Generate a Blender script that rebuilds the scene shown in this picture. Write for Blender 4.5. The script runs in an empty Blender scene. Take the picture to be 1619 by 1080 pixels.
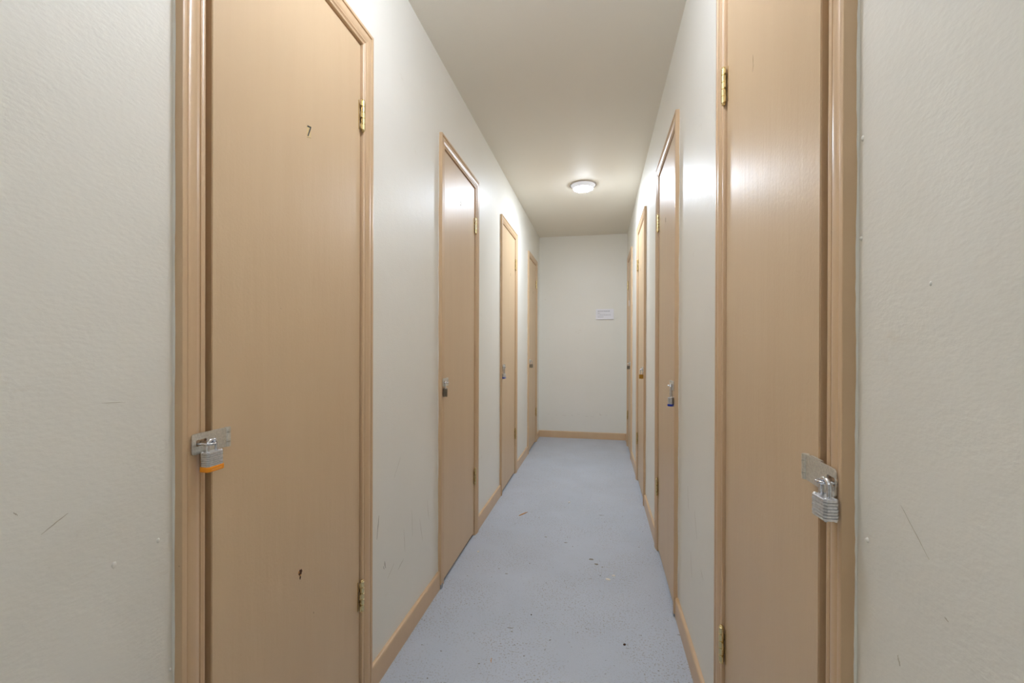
import bpy, bmesh, math, random
from mathutils import Vector, Matrix
random.seed(7)
S = bpy.context.scene
COL = S.collection
PI = math.pi

# ------------------------------------------------------------------ place
L, R = 0.7216, 0.3239          # camera line to left / right wall
D, H = 5.348, 2.439            # end wall, ceiling
B = -3.4                       # wall behind the camera
HC = 2.09                      # top of the door casings
CW = 0.052                     # casing width
HCAM = 1.1174
LEFT = [(0.6324, 1.2848), (1.9060, 2.5410), (3.1775, 3.8095), (4.4498, 5.0842)]
RIGHT = [(0.6355, 1.2665), (1.9050, 2.5522), (3.1803, 3.8249), (4.4521, 5.0758)]

# ------------------------------------------------------------------ materials
def nd(nt, t, **kw):
    n = nt.nodes.new(t)
    for k, v in kw.items():
        if k in n.inputs: n.inputs[k].default_value = v
        else: setattr(n, k, v)
    return n

def mat_base(name, col, rough, metal=0.0, spec=0.5):
    m = bpy.data.materials.new(name); m.use_nodes = True
    nt = m.node_tree; b = nt.nodes['Principled BSDF']
    b.inputs['Base Color'].default_value = (*col, 1); b.inputs['Roughness'].default_value = rough
    b.inputs['Metallic'].default_value = metal
    b.inputs['Specular IOR Level'].default_value = spec
    return m, nt, b

def srgb(r, g, b):
    f = lambda c: (c/255/12.92) if c/255 <= .04045 else ((c/255+.055)/1.055)**2.4
    return (f(r), f(g), f(b))

def coords(nt, scale=(1, 1, 1)):
    g = nd(nt, 'ShaderNodeNewGeometry')
    m = nd(nt, 'ShaderNodeMapping'); m.inputs['Scale'].default_value = scale
    nt.links.new(g.outputs['Position'], m.inputs['Vector'])
    return m.outputs['Vector']

def noise(nt, vec, scale, detail=4, rough=.55):
    n = nd(nt, 'ShaderNodeTexNoise'); n.inputs['Scale'].default_value = scale
    n.inputs['Detail'].default_value = detail; n.inputs['Roughness'].default_value = rough
    nt.links.new(vec, n.inputs['Vector']); return n.outputs['Fac']

def ramp(nt, fac, p0, p1, c0=(0, 0, 0), c1=(1, 1, 1)):
    r = nd(nt, 'ShaderNodeValToRGB'); e = r.color_ramp.elements
    e[0].position = p0; e[1].position = p1; e[0].color = (*c0, 1); e[1].color = (*c1, 1)
    nt.links.new(fac, r.inputs['Fac']); return r.outputs['Color']

def mixc(nt, fac, a, b):
    m = nd(nt, 'ShaderNodeMix'); m.data_type = 'RGBA'
    for s, v in ((6, a), (7, b)):
        if isinstance(v, tuple): m.inputs[s].default_value = (*v, 1)
        else: nt.links.new(v, m.inputs[s])
    if isinstance(fac, float): m.inputs[0].default_value = fac
    else: nt.links.new(fac, m.inputs[0])
    return m.outputs[2]

def bump(nt, b, h, strength, dist, prev=None):
    n = nd(nt, 'ShaderNodeBump'); n.inputs['Strength'].default_value = strength; n.inputs['Distance'].default_value = dist
    nt.links.new(h, n.inputs['Height'])
    if prev: nt.links.new(prev, n.inputs['Normal'])
    nt.links.new(n.outputs['Normal'], b.inputs['Normal']); return n.outputs['Normal']

# cream semi-gloss wall paint, orange-peel roller texture
WALLC = srgb(226, 221, 208)
WALL, nt, b = mat_base('cream_wall_paint', WALLC, .44, spec=.38)
v = coords(nt); vs = coords(nt, (1, .7, 1.25))
base = mixc(nt, ramp(nt, noise(nt, v, 1.7, 3), .3, .7), srgb(231, 229, 221), srgb(228, 226, 217))
low = mixc(nt, ramp(nt, noise(nt, vs, 9, 5, .7), .66, .78), base, srgb(222, 217, 205))
nt.links.new(low, b.inputs['Base Color'])
n1 = bump(nt, b, noise(nt, vs, 150, 3, .5), .16, .0025)
bump(nt, b, noise(nt, v, 9, 2, .5), .10, .015, n1)

CEIL, nt, b = mat_base('ceiling_paint', srgb(232, 227, 215), .6, spec=.3)
v = coords(nt); bump(nt, b, noise(nt, v, 120, 3), .15, .002)

def paint(name, c, c2, rough, bs=.20):
    m, nt, b = mat_base(name, c, rough, spec=.5)
    v = coords(nt); vs = coords(nt, (1, 1, .12))
    k = mixc(nt, ramp(nt, noise(nt, vs, 14, 4, .6), .3, .75), c, c2)
    k = mixc(nt, ramp(nt, noise(nt, v, 55, 2, .5), .80, .84), k, srgb(120, 88, 60))
    nt.links.new(k, b.inputs['Base Color'])
    n1 = bump(nt, b, noise(nt, vs, 60, 3, .5), bs, .002)
    bump(nt, b, noise(nt, v, 160, 2, .5), .15, .0015, n1)
    return m
DOORP = paint('peach_tan_door_paint', srgb(208, 182, 147), srgb(204, 177, 142), .40)
TRIMP = paint('tan_trim_paint', srgb(207, 178, 143), srgb(203, 172, 136), .33, .05)

FLOOR, nt, b = mat_base('blue_grey_floor_paint', srgb(160, 165, 173), .36, spec=.5)
v = coords(nt)
k = mixc(nt, ramp(nt, noise(nt, v, 2.2, 5, .6), .3, .72), srgb(188, 196, 209), srgb(179, 187, 199))
patch = ramp(nt, noise(nt, v, 3.5, 3, .6), .36, .58)
spk = ramp(nt, noise(nt, v, 150, 2, .5), .57, .65)
mm = nd(nt, 'ShaderNodeMath'); mm.operation = 'MULTIPLY'
nt.links.new(patch, mm.inputs[0]); nt.links.new(spk, mm.inputs[1])
k = mixc(nt, mm.outputs[0], k, srgb(152, 150, 147))
spk2 = ramp(nt, noise(nt, v, 60, 3, .6), .675, .71)
k = mixc(nt, spk2, k, srgb(112, 106, 100))
spk3 = ramp(nt, noise(nt, coords(nt, (1, .7, 1)), 21, 4, .75), .66, .74)
k = mixc(nt, spk3, k, srgb(140, 134, 124))
nt.links.new(k, b.inputs['Base Color'])
n1 = bump(nt, b, noise(nt, v, 190, 4, .65), .6, .0028)
bump(nt, b, noise(nt, v, 14, 3, .5), .25, .006, n1)

def metal(name, c, rough, sc=300, bs=.1):
    m, nt, b = mat_base(name, c, rough, 1.0)
    v = coords(nt)
    k = mixc(nt, ramp(nt, noise(nt, v, sc, 3), .35, .7), c, tuple(x*.80 for x in c))
    nt.links.new(k, b.inputs['Base Color'])
    bump(nt, b, noise(nt, v, sc*2, 2), bs, .0004)
    return m
ZINC = metal('zinc_plate', srgb(232, 230, 222), .48)
STEEL = metal('laminated_steel', srgb(234, 236, 240), .42)
CHROME = metal('chrome', srgb(225, 228, 235), .12, bs=.02)
BRASS = metal('brass_hinge', srgb(236, 218, 168), .24, 500)
LOCKBRASS = metal('brass_lock', srgb(190, 142, 62), .32)
DULL = metal('dull_lock_metal', srgb(150, 140, 124), .4)
DARKM = metal('dark_slot', srgb(40, 38, 36), .5)
def plain(name, c, r=.4, m=0.): return mat_base(name, c, r, m)[0]
ORANGE = plain('orange_bumper', srgb(240, 150, 20), .38)
BLUE = plain('blue_bumper', srgb(24, 52, 160), .35)
PALEPLASTIC = plain('pale_blue_bumper_band', srgb(190, 205, 232), .4)
INK = plain('dark_ink', srgb(52, 58, 62), .5)
STICKER = plain('aged_clear_sticker', srgb(212, 188, 140), .3)
SEAM = plain('painted_over_edge', srgb(150, 122, 78), .5)
PAPER = plain('white_card', srgb(232, 232, 238), .6)
PRINT = plain('grey_print', srgb(118, 118, 120), .6)
PRINTD = plain('dark_print', srgb(84, 84, 88), .6)
WOODRAW = plain('raw_wood', srgb(196, 140, 78), .7)
DARKWOOD = plain('dark_broken_wood', srgb(78, 46, 22), .8)
CHIPW = plain('white_plaster', srgb(232, 226, 214), .8)
SCUFF = plain('grey_scuff', srgb(148, 142, 130), .6)
SCUFFL = plain('faint_scuff', srgb(186, 179, 163), .5)
STAIN = plain('brown_stain', srgb(122, 116, 100), .6)
FLOORP = plain('floor_paint_splash', srgb(150, 156, 165), .5)
HOUSING = plain('white_plastic_housing', srgb(226, 224, 224), .4)
RINGM = plain('greyish_trim_ring', srgb(176, 168, 160), .5)
LENS_STRENGTH = 228.0
def emis(name, s, c=(1, .985, .97)):
    m = bpy.data.materials.new(name); m.use_nodes = True; nt = m.node_tree
    b = nt.nodes['Principled BSDF']; b.inputs['Base Color'].default_value = (.9, .9, .9, 1)
    b.inputs['Emission Color'].default_value = (*c, 1); b.inputs['Emission Strength'].default_value = s
    return m
LENS = emis('glowing_diffuser', LENS_STRENGTH, (.84, .94, 1.08))
ADDED_GLOBE = emis('added_globe_glow', 46.0, (.88, .96, 1.13))
FILL_GLOBE = emis('fill_globe_glow', 24.0, (.88, .96, 1.13))
SIDE = emis('faintly_glowing_diffuser_side', .30, (.93, .95, 1.0))
SIDE.node_tree.nodes['Principled BSDF'].inputs['Base Color'].default_value = (.45, .45, .47, 1)

# ------------------------------------------------------------------ mesh helpers
def link(name, bm, m, parent=None, loc=(0, 0, 0), rot=None, smooth=None, recalc=True):
    """bm is in world coordinates (parent None) or in the parent's frame; loc = the object's origin in that frame"""
    if recalc: bmesh.ops.recalc_face_normals(bm, faces=bm.faces)
    bmesh.ops.translate(bm, verts=bm.verts, vec=-Vector(loc))
    me = bpy.data.meshes.new(name); bm.to_mesh(me); bm.free()
    if smooth is not None:
        me.shade_smooth(); me.set_sharp_from_angle(angle=math.radians(smooth))
    me.materials.append(m)
    o = bpy.data.objects.new(name, me); COL.objects.link(o)
    o.location = loc
    if rot: o.rotation_euler = rot
    if parent: o.parent = parent
    return o

def root(name, loc, rz=0):
    o = bpy.data.objects.new(name, None); COL.objects.link(o)
    o.location = loc; o.rotation_euler = (0, 0, rz); o.empty_display_size = .05
    return o

def tag(o, label=None, cat=None, group=None, kind=None):
    for k, v in (('label', label), ('category', cat), ('group', group), ('kind', kind)):
        if v: o[k] = v
    return o

def bx(bm, x0, x1, y0, y1, z0, z1, T=None):
    vs = [bm.verts.new(Vector(p)) for p in
          [(x0, y0, z0), (x1, y0, z0), (x1, y1, z0), (x0, y1, z0), (x0, y0, z1), (x1, y0, z1), (x1, y1, z1), (x0, y1, z1)]]
    for f in ((0, 3, 2, 1), (4, 5, 6, 7), (0, 1, 5, 4), (1, 2, 6, 5), (2, 3, 7, 6), (3, 0, 4, 7)):
        bm.faces.new([vs[i] for i in f])
    if T:
        for q in vs: q.co = T(q.co)
    return vs

def prism(bm, pts, z0, z1, T=None):
    """closed outline in (a, b), extruded along the third axis; T maps to the final frame"""
    n = len(pts)
    lo = [bm.verts.new((p[0], p[1], z0)) for p in pts]; hi = [bm.verts.new((p[0], p[1], z1)) for p in pts]
    for i in range(n):
        j = (i+1) % n; bm.faces.new((lo[i], lo[j], hi[j], hi[i]))
    bm.faces.new(lo[::-1]); bm.faces.new(hi)
    if T:
        for q in lo+hi: q.co = T(q.co)

def plate_hole(bm, outer, hole, z0, z1, T=None):
    n = len(outer)
    rings = []
    for z in (z0, z1):
        rings.append(([bm.verts.new((p[0], p[1], z)) for p in outer], [bm.verts.new((p[0], p[1], z)) for p in hole]))
    for (o, h) in rings:
        es = [bm.edges.new((r[i], r[(i+1) % len(r)])) for r in (o, h) for i in range(len(r))]
        bmesh.ops.triangle_fill(bm, edges=es, use_beauty=True)
    for k in (0, 1):
        a, c = rings[0][k], rings[1][k]
        for i in range(len(a)):
            j = (i+1) % len(a); bm.faces.new((a[i], a[j], c[j], c[i]))
    if T:
        for (o, h) in rings:
            for q in o+h: q.co = T(q.co)

def rrect(w, h, r, n=5, cx=0, cy=0, corners=(1, 1, 1, 1)):
    pts = []
    for k, (sx, sy) in enumerate(((1, 1), (-1, 1), (-1, -1), (1, -1))):
        rr = r if corners[k] else .0004
        for i in range(n+1):
            a = k*PI/2 + i*PI/2/n
            pts.append((cx+sx*(w/2-rr)+rr*math.cos(a), cy+sy*(h/2-rr)+rr*math.sin(a)))
    return pts

def tube(bm, path, r, n=12, T=None, cap=True):
    path = [Vector(p) for p in path]; rings = []
    t0 = (path[1]-path[0]).normalized()
    nrm = t0.orthogonal().normalized()
    for i, p in enumerate(path):
        t = (path[min(i+1, len(path)-1)]-path[max(i-1, 0)]).normalized()
        nrm = (nrm - t*nrm.dot(t)).normalized(); bi = t.cross(nrm)
        rr = r[i] if isinstance(r, (list, tuple)) else r
        rings.append([bm.verts.new(p+nrm*math.cos(2*PI*k/n)*rr+bi*math.sin(2*PI*k/n)*rr) for k in range(n)])
    for a, c in zip(rings, rings[1:]):
        for k in range(n): bm.faces.new((a[k], a[(k+1) % n], c[(k+1) % n], c[k]))
    if cap: bm.faces.new(rings[0][::-1]); bm.faces.new(rings[-1])
    if T:
        for rg in rings:
            for q in rg: q.co = T(q.co)

def lathe(bm, prof, n=64, c=(0, 0, 0)):
    rings = []
    for (r, z) in prof:
        if r < 1e-6: rings.append([bm.verts.new((c[0], c[1], c[2]+z))])
        else: rings.append([bm.verts.new((c[0]+r*math.cos(2*PI*k/n), c[1]+r*math.sin(2*PI*k/n), c[2]+z)) for k in range(n)])
    for a, b_ in zip(rings, rings[1:]):
        for k in range(n):
            k2 = (k+1) % n
            vs = [a[k % len(a)], a[k2 % len(a)], b_[k2 % len(b_)], b_[k % len(b_)]]
            u = []
            for q in vs:
                if q not in u: u.append(q)
            if len(u) > 2: bm.faces.new(u)

# wall frame: (along = world Y, out = distance from the wall face into the corridor, up)
def WT(side):
    W = R if side > 0 else L
    return lambda p: Vector((side*(W-p[1]), p[0], p[2]))
def wbox(bm, side, y0, y1, d0, d1, z0, z1):
    bx(bm, y0, y1, d0, d1, z0, z1, WT(side))

# ------------------------------------------------------------------ shell
TH = .125
def shell_wall(name, side, doors, label):
    bm = bmesh.new(); e = .030
    y = B
    for (a, c) in doors:
        wbox(bm, side, y, a+e, -TH, 0, 0, H)
        wbox(bm, side, a+e, c-e, -TH, 0, HC-e, H)
        y = c-e
    wbox(bm, side, y, D+TH, -TH, 0, 0, H)
    o = link(name, bm, WALL, loc=(side*(R if side > 0 else L), B, 0))
    return tag(o, label, 'wall', kind='structure')
WL = shell_wall('wall_left', -1, LEFT, 'cream painted corridor wall with four doors, on the left')
WR = shell_wall('wall_right', 1, RIGHT, 'cream painted corridor wall with four doors, on the right')
def shell_box(name, x0, x1, y0, y1, z0, z1, m, label, cat):
    bm = bmesh.new(); bx(bm, x0, x1, y0, y1, z0, z1)
    return tag(link(name, bm, m, loc=((x0+x1)/2, y0, z0)), label, cat, kind='structure')
WE = shell_box('wall_end', -L, R, D, D+TH, 0, H, WALL, 'cream wall closing the far end of the corridor', 'wall')
shell_box('wall_back', -L, R, B-TH, B, 0, H, WALL, 'cream wall behind the viewer', 'wall')
GAPSHADE = plain('gap_shade_colour', srgb(62, 54, 46), .9)  # shade of the gaps under the doors, put into the floor colour
shell_box('floor_gap_shade_left', -L-.5, -L-.003, B-TH, D+TH, -.1, 0, GAPSHADE, 'floor strip coloured dark to give the shade in the gaps under the left doors', 'floor')
shell_box('floor_gap_shade_right', R+.003, R+.5, B-TH, D+TH, -.1, 0, GAPSHADE, 'floor strip coloured dark to give the shade in the gaps under the right doors', 'floor')
shell_box('floor', -L-.003, R+.003, B-TH, D+TH, -.1, 0, FLOOR, 'blue-grey painted concrete floor with specks and dirt', 'floor')
shell_box('ceiling', -L-TH, R+TH, B-TH, D+TH, H, H+.1, CEIL, 'plain cream painted corridor ceiling', 'ceiling')

# baseboards
BBP = [(0, 0), (.0125, 0), (.0125, .070), (.0118, .0755), (.0095, .079), (.0065, .080), (0, .080)]   # (out, up)
def baseboard(side, y0, y1, name, label):
    bm = bmesh.new(); T = WT(side)
    # pts (out, up) extruded along y
    prism(bm, BBP, y0, y1, lambda p: T((p[2], p[0], p[1])))
    o = link(name, bm, TRIMP, loc=(side*(R if side > 0 else L), y0, 0), smooth=40)
    return tag(o, label, 'baseboard', kind='structure')
seq = ['in front of the nearest door', 'between the nearest and second door', 'between the second and third door',
       'between the third and farthest door', 'past the farthest door']
for side, doors, nm in ((-1, LEFT, 'left'), (1, RIGHT, 'right')):
    ends = [B]+[q for d_ in doors for q in d_]+[D]
    for k in range(5):
        baseboard(side, ends[2*k], ends[2*k+1], 'baseboard_'+nm, 'tan %s-wall baseboard %s' % (nm, seq[k]))
bm = bmesh.new()
prism(bm, BBP, -L+.0125, R-.0125, lambda p: Vector((p[2], D-p[0], p[1])))
tag(link('baseboard_end', bm, TRIMP, loc=(-L, D, 0), smooth=40), 'tan baseboard along the far end wall', 'baseboard', kind='structure')

# ------------------------------------------------------------------ doors
PROF = [(0, 0), (0, 16.8), (.5, 17.6), (1.5, 18), (7.5, 18), (9.0, 17.6), (9.8, 16), (10.4, 14.2), (11.2, 13.8), (12.2, 14.8), (14, 16.2),
        (18, 17.2), (24, 17.2), (29, 16.0), (33, 14.2), (36.5, 12.6), (38.5, 12.2), (39.4, 10.2), (40.4, 10.2), (41.2, 12.0),
        (43.2, 12.4), (44.4, 10.9), (45.4, 11.6), (48, 12.2), (50.4, 11.6), (51.6, 10.4), (52, 9.0), (52, 0)]
PROF = [(a/1000, b_/1000) for a, b_ in PROF]

def casing(side, a, c, idx, label):
    T = WT(side); bm = bmesh.new(); rings = []
    for (w, t) in PROF:
        rings.append([bm.verts.new(T(p)) for p in ((a+w, t, 0), (a+w, t, HC-w), (c-w, t, HC-w), (c-w, t, 0))])
    for r0, r1 in zip(rings, rings[1:]):
        for k in range(3): bm.faces.new((r0[k], r0[k+1], r1[k+1], r1[k]))
    bm.faces.new([r[0] for r in rings]); bm.faces.new([r[3] for r in rings][::-1])
    o = link('trim_%d' % idx, bm, TRIMP, loc=(side*(R if side > 0 else L), a, 0), smooth=28)
    tag(o, label, 'door casing', kind='structure')
    loc = Vector(o.location)
    # jamb with stop
    j = .0535; bm = bmesh.new()
    for (y0, y1) in ((a+.030, a+j), (c-j, c-.030)): wbox(bm, side, y0, y1, -TH, .0, 0, HC-j+.02)
    wbox(bm, side, a+j, c-j, -TH, .0, HC-j, HC-.030)
    for (y0, y1) in ((a+j, a+j+.032), (c-j-.012, c-j)): wbox(bm, side, y0, y1, -.075, -.040, 0, HC-j)
    wbox(bm, side, a+j+.032, c-j-.012, -.075, -.040, HC-j-.012, HC-j)
    bmesh.ops.translate(bm, verts=bm.verts, vec=-loc); link('door_jamb', bm, TRIMP, o)
    # caulk line where the casing meets the wall, uneven
    bm = bmesh.new(); rnd = random.Random(idx)
    n = 150; prev = None
    amp = .0012 if idx in (1, 5) else .0018
    ws = [.0024+amp*.45*math.sin(k*.33+idx)+rnd.uniform(-.0004, .0004) for k in range(n+1)]
    for k in range(n+1):
        z = .08+(HC-.08)*k/n; w = ws[k]
        cur = [bm.verts.new(T(p)-loc) for p in ((a-w, 0.0002, z), (a-w*.35, .0014, z), (a, w*.95, z))]
        if prev:
            for q in (0, 1): bm.faces.new((prev[q], prev[q+1], cur[q+1], cur[q]))
        prev = cur
    cb = link('caulk_bead', bm, WALL, o, smooth=60); cb['label'] = 'cream painted caulk line with wavy edge'
    # staple of the hasp is added by hasp()
    return o

def hinge(parent, side, yh, zc, dep, loc):
    """yh = hinge line along the wall, dep = how far the pin stands out"""
    T = WT(side); bm = bmesh.new()
    tube(bm, [(yh, dep, zc-.0445), (yh, dep, zc+.0445)], .0058, 16, T)
    m = bmesh.new()
    # five knuckles with grooves: a turned profile
    bm.free(); bm = bmesh.new()
    prof = [(0, -.0495), (.0030, -.0492), (.0046, -.0478), (.0050, -.0462), (.0040, -.0452), (.0040, -.0446)]
    for k in range(5):
        z0 = -.0445+k*.0178; z1 = z0+.0178
        prof += [(.0042, z0+.0001), (.0062, z0+.0012), (.0062, z1-.0012), (.0042, z1-.0001)]
    prof += [(.0040, .0446), (.0040, .0452), (.0050, .0462), (.0046, .0478), (.0030, .0492), (0, .0495)]
    lathe(bm, prof, 18); m.free()
    c = T((yh, dep, zc))-loc
    h = link('hinge', bm, BRASS, parent, loc=(0, 0, 0), smooth=35)
    h.location = c
    # leaves: strips from alternate knuckles to door and jamb
    bm = bmesh.new(); dirn = -1
    for k in range(5):
        z0 = -.0445+k*.0178
        if k % 2 == 0: bx(bm, -.0105, -.002, -dep+.0001, -dep+.0035, z0, z0+.0178)
    bx(bm, -.0125, -.0098, -dep-.001, -dep+.0022+.003, -.0445, .0445)
    for k in range(5):
        z0 = -.0445+k*.0178
        if k % 2 == 0: bx(bm, -.0120, -.0015, -.0018, .0012, z0+.0008, z0+.0170)
        else: bx(bm, .0015, .0045, -dep+.001, .0, z0+.0008, z0+.0170)
    f = lambda p: Vector((-side*p[1], p[0], p[2]))
    for q in bm.verts: q.co = f(q.co)
    link('hinge_leaf', bm, BRASS, h, smooth=None)
    return h

def digit7(bm, T, cy, cz, out, s=1.0):
    # a stencil seven, strokes as slim prisms; along axis is y in the wall frame
    def stroke(p, q, w):
        p, q = Vector(p), Vector(q); d_ = (q-p).normalized(); n_ = Vector((-d_.y, d_.x))*w/2
        pts = [p+n_-d_*w*.3, q+n_+d_*w*.3, q-n_+d_*w*.3, p-n_-d_*w*.3]
        lo = [bm.verts.new(T((cy+a.x*s, out, cz+a.y*s))) for a in pts]
        hi = [bm.verts.new(T((cy+a.x*s, out+.0004, cz+a.y*s))) for a in pts]
        bm.faces.new(hi)
        for i in range(4): bm.faces.new((lo[i], lo[(i+1) % 4], hi[(i+1) % 4], hi[i]))
    stroke((-.0045, .0098), (.0055, .0088), .0030)
    stroke((.0055, .0088), (-.0035, -.0100), .0028)

def hasp(side, trim, door, y0, y1, zc, dep, idx, hh=.037, ys=None, reach=.020):
    T = WT(side); tl = Vector(trim.location); dl = Vector(door.location)
    dY = y1-y0
    if ys is None: ys = y0+.021
    # hinged plate with a slot (a = along, b = up)
    bm = bmesh.new()
    out = rrect(dY, hh, .005, 5, (y0+y1)/2, zc, (0, 1, 1, 0))
    hole = rrect(.022, .012, .003, 4, ys, zc+.001)
    plate_hole(bm, out, hole, dep, dep+.0022, lambda p: T((p[0], p[2], p[1]))-dl)
    o = link('hasp', bm, ZINC, door)
    # hinge barrel of the hasp and the fixed leaf under it
    bm = bmesh.new()
    for k, (z0, z1) in enumerate(((-.5, -.255), (-.225, .225), (.255, .5))):
        tube(bm, [(y1+.0034, dep+.0008, zc+z0*hh), (y1+.0034, dep+.0008, zc+z1*hh)], .0050, 14, lambda p: T(p)-dl)
    link('hasp_knuckle', bm, ZINC, o, smooth=40)
    bm = bmesh.new()
    dd = dep-.0042
    bx(bm, max(y0+.052, y1-.038), y1+.002, dd-.004, dd, zc-hh*.46, zc+hh*.46, lambda p: T(p)-dl)
    link('fixed_leaf', bm, ZINC, o)
    # staple: swivel eye, a loop in the horizontal plane standing on the casing, with its base plate
    rr = .0078
    bm = bmesh.new()
    path = [(ys-rr, .008, zc), (ys-rr, dep+reach-rr, zc)]
    for k in range(1, 12):
        a = PI-k*PI/12; path.append((ys+rr*math.cos(a), dep+reach-rr+rr*math.sin(a), zc))
    path += [(ys+rr, dep+reach-rr, zc), (ys+rr, .008, zc)]
    tube(bm, path, .0021, 12, lambda p: T(p)-tl)
    st = link('staple', bm, CHROME, trim, smooth=50); st['label'] = 'steel staple eye standing out through the hasp slot'
    return (ys, dep+reach, zc)

def door(side, a, c, idx, latch_gap, num, label, casing_label, hz, hp):
    W = R if side > 0 else L; T0 = WT(side)
    tr = casing(side, a, c, idx, casing_label)
    yl = a+.0535+latch_gap; yh = c-.0535-.0035; w = yh-yl
    pl, ph = .0085, .0042
    def dep(y): return ph+(pl-ph)*(yh-y)/w
    def T(p):   # out is measured from the door face
        return T0((p[0], p[1]+dep(p[0]), p[2]))
    bm = bmesh.new(); top = HC-.0535-.005
    loc = T0((yh, 0, 0))
    # slab with softened edges; a (along), out, up
    vs = bx(bm, yl, yh, -.0350, 0, .015, top, T)
    bmesh.ops.bevel(bm, geom=list(bm.edges), offset=.0012, segments=2, affect='EDGES')
    d_ = link('door_%d' % idx, bm, DOORP, loc=loc, smooth=40)
    tag(d_, label, 'door', kind='structure')
    for k, z in enumerate(hz): 
        hi = hinge(d_, side, yh+.0018, z, .0125, Vector(loc))
    TL = lambda p: T(p)-loc
    # number
    bm = bmesh.new()
    zc = num.get('z', 1.655); cy = num.get('y', (a+c)/2)
    if num['k'] == '7':
        tl = .12
        def TR(p):
            q = (p[0]-cy, p[2]-zc); return TL((cy+q[0], p[1], zc+q[1]+.32*q[0]))
        prism(bm, rrect(.0165, .030, .0005, 2, cy, zc-.001), .0001, .0003, lambda p: TR((p[0], p[2], p[1])))
        s_ = link('number_sticker', bm, STICKER, d_); s_['label'] = 'small number 7 sticker with dark figure'
        bm = bmesh.new(); digit7(bm, TR, cy, zc, .0004, 1.2); link('figure', bm, INK, s_)
        bm = bmesh.new(); prism(bm, [(cy-.0083, zc-.0166), (cy+.0083, zc-.0166), (cy+.0083, zc-.0158), (cy-.0083, zc-.0158)], .0001, .0004, lambda p: TR((p[0], p[2], p[1])))
        link('sticker_edge', bm, SEAM, s_)
    elif num['k'] == '1':
        pts = [(.0, .018), (.0005, .008), (.001, -.002), (.002, -.006), (-.001, -.011), (-.003, -.017)]
        tube(bm, [(cy-u, .0001, zc+v_) for u, v_ in pts], [.0002, .0006, .0004, .0005, .0004, .0001], 6, TL)
        s_ = link('number_mark', bm, SEAM, d_); s_['label'] = 'thin mark of a painted-over number 1'
    elif num['k'] == 'plate':
        prism(bm, rrect(.050, .060, .002, 3, cy, zc), .0, .003, lambda p: TL((p[0], p[2], p[1])))
        s_ = link('number_plate', bm, PAPER, d_); s_['label'] = 'small white plate'
    else:
        pts = [(-.006, .012), (.004, .006), (-.003, -.002), (.005, -.010), (.0, -.016)]
        tube(bm, [(cy-u, .0001, zc+v_) for u, v_ in pts], [.0003, .0012, .0010, .0012, .0003], 6, TL)
        s_ = link('number_mark', bm, SEAM, d_); s_['label'] = 'faint painted-over number mark'
    # hasp
    y0, y1, z = hp[:3]
    pt = hasp(side, tr, d_, y0, y1, z, .0195, idx, ys=hp[3] if len(hp) > 3 else None, reach=hp[4] if len(hp) > 4 else .020)
    return d_, tr, TL, pt

HZL = (.349, 1.817); HZR = (.351, 1.783)
doors = {}
specs = [
 (-1, 0, .0145, dict(k='7', y=.983, z=1.653), 'nearest left tan door with the number 7 sticker, padlocked with the orange-based lock',
  'tan moulded casing around the nearest left door, numbered 7', HZL, (.6470, .7205, .940, .6660, .028)),
 (-1, 1, .004, dict(k='m', y=2.219, z=1.865), 'second tan door along the left wall, reflecting the ceiling light near its top',
  'tan moulded casing around the second left door', HZL, (1.913, 1.972, .945)),
 (-1, 2, .008, dict(k='m', y=3.545, z=1.70), 'third tan door along the left wall, locked with a long-shackled blue-based padlock',
  'tan moulded casing around the third left door', HZL, (3.192, 3.262, .955)),
 (-1, 3, .004, dict(k='m', y=4.80, z=1.70), 'farthest tan door on the left wall, next to the end wall',
  'tan moulded casing around the farthest left door', HZL, (4.462, 4.532, .955)),
 (1, 0, .0260, dict(k='1', y=1.012, z=1.716), 'nearest right tan door with a painted-over 1 and a wide dark gap at its latch edge',
  'tan moulded casing around the nearest right door', HZR, (.6430, .7260, .938, .6530, .019)),
 (1, 1, .010, dict(k='m', y=2.255, z=1.735), 'second tan door along the right wall, locked with a long-shackled blue-based padlock',
  'tan moulded casing around the second right door', HZR, (1.913, 1.985, .950)),
 (1, 2, .006, dict(k='m', y=3.60, z=1.72), 'third tan door along the right wall, locked with a brass padlock',
  'tan moulded casing around the third right door', HZR, (3.190, 3.262, .947)),
 (1, 3, .004, dict(k='plate', y=4.90, z=1.575), 'farthest tan door on the right wall, bearing a small white plate',
  'tan moulded casing around the farthest right door', HZR, (4.462, 4.532, .940)),
]
for i, (side, k, gap, num, lab, clab, hz, hp) in enumerate(specs):
    a, c = (LEFT if side < 0 else RIGHT)[k]
    doors[i+1] = door(side, a, c, i+1, gap, num, lab, clab, hz, hp)

# chipped dent in the nearest left door
d1, _, TL1, _ = doors[1]
bm = bmesh.new()
def blob(bm, T, cy, cz, ry, rz, o0, o1, n=12, seed=0, jit=.35):
    rn = random.Random(seed)
    pts = [(cy+ry*(1-jit*rn.random())*math.cos(2*PI*k/n), cz+rz*(1-jit*rn.random())*math.sin(2*PI*k/n)) for k in range(n)]
    prism(bm, pts, o0, o1, lambda p: T((p[0], p[2], p[1])))
blob(bm, TL1, .953, .560, .0085, .0085, 0, .0003, 14, 3)
blob(bm, TL1, .953, .548, .0030, .0060, 0, .0003, 8, 4)
o = link('chipped_dent', bm, DARKWOOD, d1); o['label'] = 'small dark chipped hole in the paint'
bm = bmesh.new(); blob(bm, TL1, .948, .563, .0028, .0040, .0003, .0007, 8, 5); blob(bm, TL1, .953, .553, .0035, .0022, .0003, .0008, 8, 6)
link('splinter', bm, WOODRAW, o)

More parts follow.
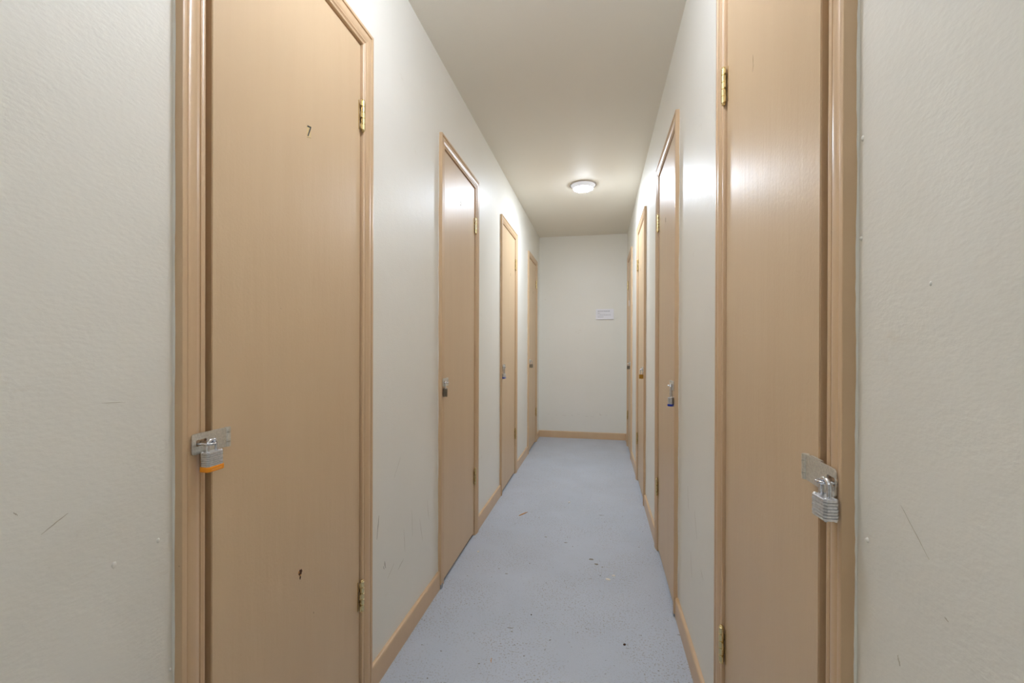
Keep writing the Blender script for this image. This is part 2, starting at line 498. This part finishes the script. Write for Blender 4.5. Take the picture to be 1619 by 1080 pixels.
# blue-grey floor paint on the feet of two casings
for idx, side, a in ((2, -1, LEFT[1][0]), (6, 1, RIGHT[1][0])):
    tr = doors[idx][1]; bm = bmesh.new(); T0 = WT(side); tl = Vector(tr.location)
    bx(bm, a-.0004, a+.020, .0005, .0184, .0, .020 if side < 0 else .012, lambda p: T0(p)-tl)
    o = link('floor_paint_smear', bm, FLOORP, tr); o['label'] = 'blue-grey floor paint on the casing foot'

# ------------------------------------------------------------------ padlocks (local: x = width, y = thickness, z up; origin at the inside top of the shackle)
def padlock(name, w, th, h, rise, body_m, bumper, laminated=True, r=.0032):
    rt = root(name, (0, 0, 0))
    zt = -rise; bm = bmesh.new()
    hb = .009 if bumper else 0
    ch = .0035
    def outline(s): 
        a, c = w/2-s, th/2-s
        return [(a, c-ch), (a-ch, c), (-a+ch, c), (-a, c-ch), (-a, -c+ch), (-a+ch, -c), (a-ch, -c), (a, -c+ch)]
    z0, z1 = zt-h+hb, zt
    prof = []
    if laminated:
        n = 7; t = (z1-z0)/n
        for k in range(n):
            za = z0+k*t; s = 0 if k % 2 else .0002
            prof += [(za+.00002, .0016), (za+.0006, s), (za+t-.0006, s), (za+t-.00002, .0016)]
    else:
        prof = [(z0, .0012), (z0+.0012, 0), (z1-.0014, 0), (z1, .0014)]
    rings = [[bm.verts.new((x, y, z)) for x, y in outline(s)] for z, s in prof]
    for a_, b_ in zip(rings, rings[1:]):
        for k in range(8): bm.faces.new((a_[k], a_[(k+1) % 8], b_[(k+1) % 8], b_[k]))
    bm.faces.new(rings[0][::-1]); bm.faces.new(rings[-1])
    body = link('lock_body', bm, body_m, rt)
    if laminated:
        for sx in (-1, 1):
            for sy in (-1, 1):
                c_ = (sx*(w/2-.0036), sy*(th/2-.0036), z1)
                bm = bmesh.new(); lathe(bm, [(0, .0014), (.0014, .0012), (.0022, .0003), (.0022, -.0002)], 10, c_)
                link('rivet', bm, body_m, body, loc=c_, smooth=50)
                if not bumper:
                    c_ = (c_[0], c_[1], z0)
                    bm = bmesh.new(); lathe(bm, [(0, -.0014), (.0014, -.0012), (.0022, -.0003), (.0022, .0002)], 10, c_)
                    link('rivet', bm, body_m, body, loc=c_, smooth=50)
    bm = bmesh.new(); lathe(bm, [(0, -.0008), (.0048, -.0008), (.0052, .0002)], 16, (0, 0, zt-h))
    link('keyway', bm, DARKM, body)
    if bumper:
        bm = bmesh.new(); g = .0011
        ol = lambda s: [(x*(1+(g-s)/(w/2)), y*(1+(g-s)/(th/2))) for x, y in outline(0)]
        pr = [(zt-h, .0014), (zt-h+.0012, 0), (zt-h+hb-.0008, 0), (zt-h+hb, .0006)]
        rings = [[bm.verts.new((x, y, z)) for x, y in ol(s)] for z, s in pr]
        for a_, b_ in zip(rings, rings[1:]):
            for k in range(8): bm.faces.new((a_[k], a_[(k+1) % 8], b_[(k+1) % 8], b_[k]))
        bm.faces.new(rings[0][::-1]); bm.faces.new(rings[-1])
        bp = link('bumper', bm, bumper, rt)
        if bumper is ORANGE: bp['label'] = 'orange plastic bumper on the base'
        else: bp['label'] = 'blue plastic bumper on the base'
        # raised band of moulding on the bumper face
        for sy in (-1, 1):
            bm = bmesh.new()
            for k in range(8):
                x0 = -w*.30+k*w*.075; y_ = sy*(th/2+g)
                bx(bm, x0, x0+w*.045, min(y_, y_+sy*.0003), max(y_, y_+sy*.0003), zt-h+.0028, zt-h+.0060)
            link('raised_band', bm, PALEPLASTIC if bumper is BLUE else PEACHP, bp)
    # shackle
    bm = bmesh.new(); R_ = w*.27
    ctr = -R_+r  # centre of the arch, so the inside top of the bar lies at z = 0
    path = [(-R_, 0, zt-.004), (-R_, 0, ctr)]
    for k in range(1, 16):
        a_ = PI-k*PI/16; path.append((R_*math.cos(a_), 0, ctr+R_*math.sin(a_)))
    path += [(R_, 0, ctr), (R_, 0, zt-.004)]
    tube(bm, path, r, 14)
    link('shackle', bm, CHROME, rt, smooth=50)
    return rt
PEACHP = plain('moulded_orange_band', srgb(246, 176, 92), .4)

def place(lock, side, idx, facing, y=None, out=None, dz=0, rz=0.0, label='', dy=0):
    ys, tip, zc = doors[idx][3]
    # hangs on the staple: facing 'wall' = broad face parallel to the wall, else broad face towards the viewer
    yy = (ys-.0078 if facing == 'wall' else ys) + dy
    W = R if side > 0 else L
    oo = (tip-.0115 if facing == 'wall' else tip-.0021) if out is None else out
    lock.location = (side*(W-oo), yy, zc+.0021+dz)
    lock.rotation_euler = (0, 0, (PI/2 if facing == 'wall' else 0)+rz)
    tag(lock, label, 'padlock')
    return lock

l = padlock('padlock', .0345, .0195, .0345, .0175, STEEL, ORANGE)
place(l, -1, 1, 'wall', dy=.0156, out=.0360, label='laminated steel padlock with orange base on the nearest left door')
l = padlock('padlock', .034, .019, .036, .030, DULL, None)
place(l, -1, 2, 'wall', rz=.35, label='dull grey padlock hanging on the second left door')
l = padlock('padlock', .032, .018, .036, .052, STEEL, BLUE)
place(l, -1, 3, 'wall', rz=-.2, label='long-shackled blue-based padlock on the third left door')
l = padlock('padlock', .036, .016, .036, .034, DULL, None, laminated=False)
place(l, -1, 4, 'out', label='small dull bronze padlock on the farthest left door')
l = padlock('padlock', .0325, .0190, .0280, .0195, STEEL, None)
place(l, 1, 5, 'wall', rz=.08, out=.0320, label='plain laminated steel padlock on the nearest right door')
l = padlock('padlock', .034, .019, .036, .050, STEEL, BLUE)
place(l, 1, 6, 'wall', rz=-.45, label='long-shackled blue-based padlock on the second right door')
l = padlock('padlock', .031, .014, .030, .034, LOCKBRASS, None, laminated=False)
place(l, 1, 7, 'out', out=.030, dz=-.0, label='brass padlock on the third right door')
l = padlock('padlock', .030, .016, .032, .024, DULL, None)
place(l, 1, 8, 'out', label='small dark padlock on the farthest right door')

# ------------------------------------------------------------------ ceiling lights
def ceiling_light(x, y, label):
    rt = root('ceiling_light', (x, y, H))
    bm = bmesh.new(); lathe(bm, [(.098, .0), (.1105, -.0), (.1115, -.004), (.1085, -.0065), (.100, -.007), (.098, 0)], 96)
    link('trim_ring', bm, RINGM, rt, smooth=40)
    bm = bmesh.new(); lathe(bm, [(.100, -.0062), (.0985, -.0075), (.090, -.020), (.082, -.030), (.079, -.0335)], 96)
    link('diffuser_side', bm, SIDE, rt, smooth=50)
    bm = bmesh.new(); lathe(bm, [(.079, -.0335), (.075, -.0365), (.062, -.041), (.040, -.044), (.018, -.0455), (0, -.0458)], 96)
    link('diffuser', bm, LENS, rt, smooth=60)
    return tag(rt, label, 'ceiling light')
ceiling_light(-.132, 3.66, 'round white flush ceiling light glowing above the middle of the corridor')
def added_globe_light(x, y, label, gm):
    rt = root('ceiling_light', (x, y, H))
    bm = bmesh.new(); lathe(bm, [(0, 0), (.060, 0), (.062, -.006), (.055, -.020), (.044, -.030), (0, -.031)], 48)
    link('trim_ring', bm, HOUSING, rt, smooth=40)
    bm = bmesh.new(); prof = [(.044, -.030), (.050, -.040)]
    for k in range(3, 21):
        a_ = PI*k/20; prof.append((.082*math.sin(a_) if k < 20 else 0, -.112+.082*math.cos(a_)))
    lathe(bm, prof, 48)
    link('diffuser', bm, gm, rt, smooth=60)
    return tag(rt, label, 'ceiling light')
added_globe_light(-.17, .88, 'unseen globe ceiling light just above the viewer, added to light the foreground', ADDED_GLOBE)  # added unseen lamp, globe form chosen so the ceiling gets light too
added_globe_light(-.18, -1.30, 'unseen globe added behind the viewer as fill light', FILL_GLOBE)  # added fill from behind the camera, evens out the near walls

# ------------------------------------------------------------------ notice on the end wall
rt = bmesh.new(); bx(rt, -.038, .171, D-.012, D-.0005, 1.428, 1.551)
no = link('wall_notice', rt, PAPER, loc=(.0665, D, 1.428)); tag(no, 'white printed notice card on the cream end wall', 'notice')
def lines(rows, m, nm):
    bm = bmesh.new(); rn = random.Random(5)
    for (z, x0, x1, hh) in rows:
        x = x0
        while x < x1-.003:
            wl = min(rn.uniform(.010, .026), x1-x)
            xx = x
            while xx < x+wl-.0015:
                cw = rn.uniform(.0016, .0028); bx(bm, xx, min(xx+cw, x+wl), D-.0123, D-.0119, z-hh/2*rn.uniform(.7, 1), z+hh/2); xx += cw+.0008
            x += wl+.0035
    for q in bm.verts: q.co -= Vector(no.location)
    link(nm, bm, m, no)
lines([(1.527, -.014, .126, .0062)], PRINTD, 'heading_line')
lines([(1.503, -.014, .014, .005), (1.481, -.014, .138, .0048), (1.458, -.014, .054, .0048)], PRINT, 'text_lines')
lines([(1.5005, .016, .085, .0008)], PRINT, 'ruled_line')

# ------------------------------------------------------------------ marks on the walls
def streak(bm, T, p, q, w, out=.0):
    p, q = Vector(p), Vector(q); n_ = 7; d_ = q-p; nn = Vector((-d_.y, d_.x)).normalized()
    rn = random.Random(int(p.x*1000)); up, dn = [], []
    for k in range(n_+1):
        t = k/n_; ww = w*(.25+.75*math.sin(PI*min(max(t, .03), .97)))*rn.uniform(.6, 1); c_ = p+d_*t+nn*rn.uniform(-.2, .2)*w
        up.append(c_+nn*ww/2); dn.append(c_-nn*ww/2)
    prism(bm, [(a.x, a.y) for a in up+dn[::-1]], out, out+.00025, lambda v_: T((v_[0], v_[2], v_[1])))
def marks(wall, side, items, m, name, label):
    bm = bmesh.new(); T0 = WT(side); wl = Vector(wall.location)
    for p, q, w in items: streak(bm, lambda v_: T0(v_)-wl, p, q, w)
    o = link(name, bm, m, wall); o['label'] = label
marks(WL, -1, [((1.357, .545), (1.344, .470), .0035)], SCUFF, 'scuff_mark', 'dark vertical scuff')
marks(WL, -1, [((1.398, .372), (1.404, .345), .005), ((1.39, .360), (1.395, .345), .003)], SCUFF, 'scuff_mark', 'small brown scrape')
marks(WL, -1, [((.448, .866), (.478, .883), .0016), ((.52, 1.03), (.553, 1.027), .001), ((.420, .905), (.424, .900), .0016)], SCUFFL, 'scuff_mark', 'faint scratches')
marks(WL, -1, [((1.55, .42), (1.56, .33), .002), ((1.62, .47), (1.63, .36), .002), ((1.70, .40), (1.73, .30), .002), ((1.47, .64), (1.52, .70), .0012),
               ((1.78, .45), (1.80, .36), .002), ((1.42, .30), (1.47, .33), .002), ((1.5, .29), (1.55, .31), .003)], SCUFFL, 'scuff_mark', 'faint scuffs low on the wall')
marks(WR, 1, [((.552, .944), (.510, .905), .0010), ((.49, .86), (.485, .858), .0016), ((.428, .812), (.424, .808), .003), ((.556, .778), (.553, .768), .003)], SCUFFL, 'scuff_mark', 'faint scratches')
marks(WR, 1, [((1.60, .55), (1.56, .47), .002), ((1.72, .60), (1.70, .52), .0025), ((1.50, .40), (1.47, .38), .002), ((1.66, .38), (1.64, .30), .002)], SCUFFL, 'scuff_mark', 'faint scuffs low on the wall')
def lumps(wall, side, items, m):
    T0 = WT(side); wl = Vector(wall.location); bm = bmesh.new()
    for (y, z, r, e) in items:
        rn = random.Random(int(y*1e4)+int(z*1e3)); n = 10; rings = []
        for (f, o_) in ((1, 0), (.75, .55), (.35, .95)):
            rings.append([bm.verts.new(T0((y+r*f*math.cos(2*PI*k/n)*rn.uniform(.8, 1.1), e*o_, z+r*1.5*f*math.sin(2*PI*k/n)*rn.uniform(.8, 1.1)))-wl) for k in range(n)])
        for a_, b_ in zip(rings, rings[1:]):
            for k in range(n): bm.faces.new((a_[k], a_[(k+1) % n], b_[(k+1) % n], b_[k]))
        bm.faces.new(rings[-1])
    o = link('paint_lump', bm, m, wall, smooth=60); o['label'] = 'small raised lumps in the paint'
lumps(WL, -1, [(.626, .558, .0022, .003), (.605, .789, .003, .0014), (.537, .782, .004, .0016)], WALL)
lumps(WR, 1, [(.626, 1.378, .0028, .0022), (.628, 1.253, .0022, .0028), (.612, .880, .0026, .0034), (.51, 1.18, .0018, .0012)], WALL)
# faint grubby line low on the end wall
bm = bmesh.new(); wl = Vector(WE.location); rn = random.Random(3)
for k in range(9):
    x = -.60+k*.085+rn.uniform(-.02, .02); z = .278+rn.uniform(-.012, .012)
    streak(bm, lambda v_: Vector((v_[0], D-v_[1], v_[2]))-wl, (x, z), (x+rn.uniform(.015, .05), z+rn.uniform(-.012, .004)), .0022)
streak(bm, lambda v_: Vector((v_[0], D-v_[1], v_[2]))-wl, (.005, .31), (.03, .28), .003)
o = link('scuff_mark', bm, SCUFFL, WE); o['label'] = 'faint scuffs low on the wall'

# ------------------------------------------------------------------ litter on the floor
def chip(name, x, y, rx, ry, h, m, label, cat, rz=0, seed=1, group=None):
    rn = random.Random(seed); bm = bmesh.new(); n = 11
    base_ = [(rx*rn.uniform(.6, 1)*math.cos(2*PI*k/n), ry*rn.uniform(.6, 1)*math.sin(2*PI*k/n)) for k in range(n)]
    rings = [[bm.verts.new((a*f, b_*f, z+rn.uniform(0, h*.12)*(z > 0))) for a, b_ in base_] for f, z in ((1, 0), (1.02, h*.5), (.8, h))]
    for a_, b_ in zip(rings, rings[1:]):
        for k in range(n): bm.faces.new((a_[k], a_[(k+1) % n], b_[(k+1) % n], b_[k]))
    bm.faces.new(rings[0][::-1]); bm.faces.new(rings[-1])
    o = link(name, bm, m); o.location = (x, y, 0); o.rotation_euler = (0, 0, rz)
    return tag(o, label, cat, group)
chip('wood_sliver', -.490, 2.862, .049, .0045, .004, WOODRAW, 'long orange-brown wood sliver lying on the grey floor', 'wood sliver', rz=1.02, seed=2)
chip('plaster_chip', .046, 2.145, .017, .009, .003, CHIPW, 'larger of two white plaster chips close together on the floor', 'chip', rz=-.25, seed=4)
chip('plaster_chip', .074, 2.185, .0095, .006, .003, CHIPW, 'smaller of two white plaster chips close together on the floor', 'chip', rz=.3, seed=5)
chip('plaster_chip', -.203, 3.148, .0085, .008, .003, CHIPW, 'lone white chip in the middle of the grey floor', 'chip', seed=6)
chip('plaster_chip', -.636, 2.292, .006, .008, .004, CHIPW, 'white chip on the floor beside the second left door', 'chip', seed=16)
chip('leaf_scrap', .097, 1.689, .0075, .005, .003, DARKWOOD, 'dark brown scrap on the near right of the floor', 'scrap', rz=.6, seed=7)
chip('leaf_scrap', -.271, 1.800, .004, .0035, .002, DARKWOOD, 'tiny dark scrap on the near left of the floor', 'scrap', seed=8)
chip('wood_sliver', -.371, 1.512, .0018, .016, .002, WOODRAW, 'tiny brown fibre on the floor nearest the viewer', 'wood sliver', rz=.15, seed=9)
FL = bpy.data.objects['floor']
bm = bmesh.new()
for k, (x, y, rx, ry) in enumerate([(-.036, 2.33, .018, .012), (-.008, 2.283, .014, .010), (.02, 2.26, .006, .006), (-.44, 2.1, .010, .004),
        (.02, 2.95, .02, .005), (-.30, 2.55, .012, .006), (-.18, 2.50, .012, .005), (-.34, 1.70, .016, .003), (-.33, 1.68, .006, .003)]):
    rn = random.Random(k+40); n = 12
    pts = [(x+rx*rn.uniform(.5, 1)*math.cos(2*PI*q/n), y+ry*rn.uniform(.5, 1)*math.sin(2*PI*q/n)) for q in range(n)]
    prism(bm, pts, .0, .0003)
for q in bm.verts: q.co -= Vector(FL.location)
o = link('dirt_stain', bm, STAIN, FL); o['label'] = 'brownish dirt stains on the paint'

# ------------------------------------------------------------------ world, camera, view
w = bpy.data.worlds.new('World'); S.world = w; w.use_nodes = True
w.node_tree.nodes['Background'].inputs[0].default_value = (0, 0, 0, 1)
w.node_tree.nodes['Background'].inputs[1].default_value = 0

cam = bpy.data.cameras.new('Camera'); co = bpy.data.objects.new('Camera', cam); COL.objects.link(co)
f_px, yaw, roll, pitch, sy = 694.57, .19529, -.00302, -.00237, 7.668
c_, s_ = math.cos(yaw), math.sin(yaw)
r0 = Vector((c_, s_, 0)); d0 = Vector((-s_, c_, 0)); up = Vector((0, 0, 1))
dd = d0*math.cos(pitch)+up*math.sin(pitch); uu = up*math.cos(pitch)-d0*math.sin(pitch)
rr = r0*math.cos(roll)-uu*math.sin(roll); u2 = r0*math.sin(roll)+uu*math.cos(roll)
M = Matrix((rr, u2, -dd)).transposed().to_4x4(); M.translation = Vector((0, 0, HCAM))
co.matrix_world = M
cam.sensor_width = 36; cam.lens = f_px/1619*36; cam.shift_y = sy/1619; cam.clip_start = .01
S.camera = co
S.view_settings.view_transform = 'Standard'; S.view_settings.look = 'None'
S.view_settings.gamma = 1; S.view_settings.exposure = 0.43
S.view_settings.use_curve_mapping = False
S.cycles.max_bounces = 16; S.cycles.diffuse_bounces = 10
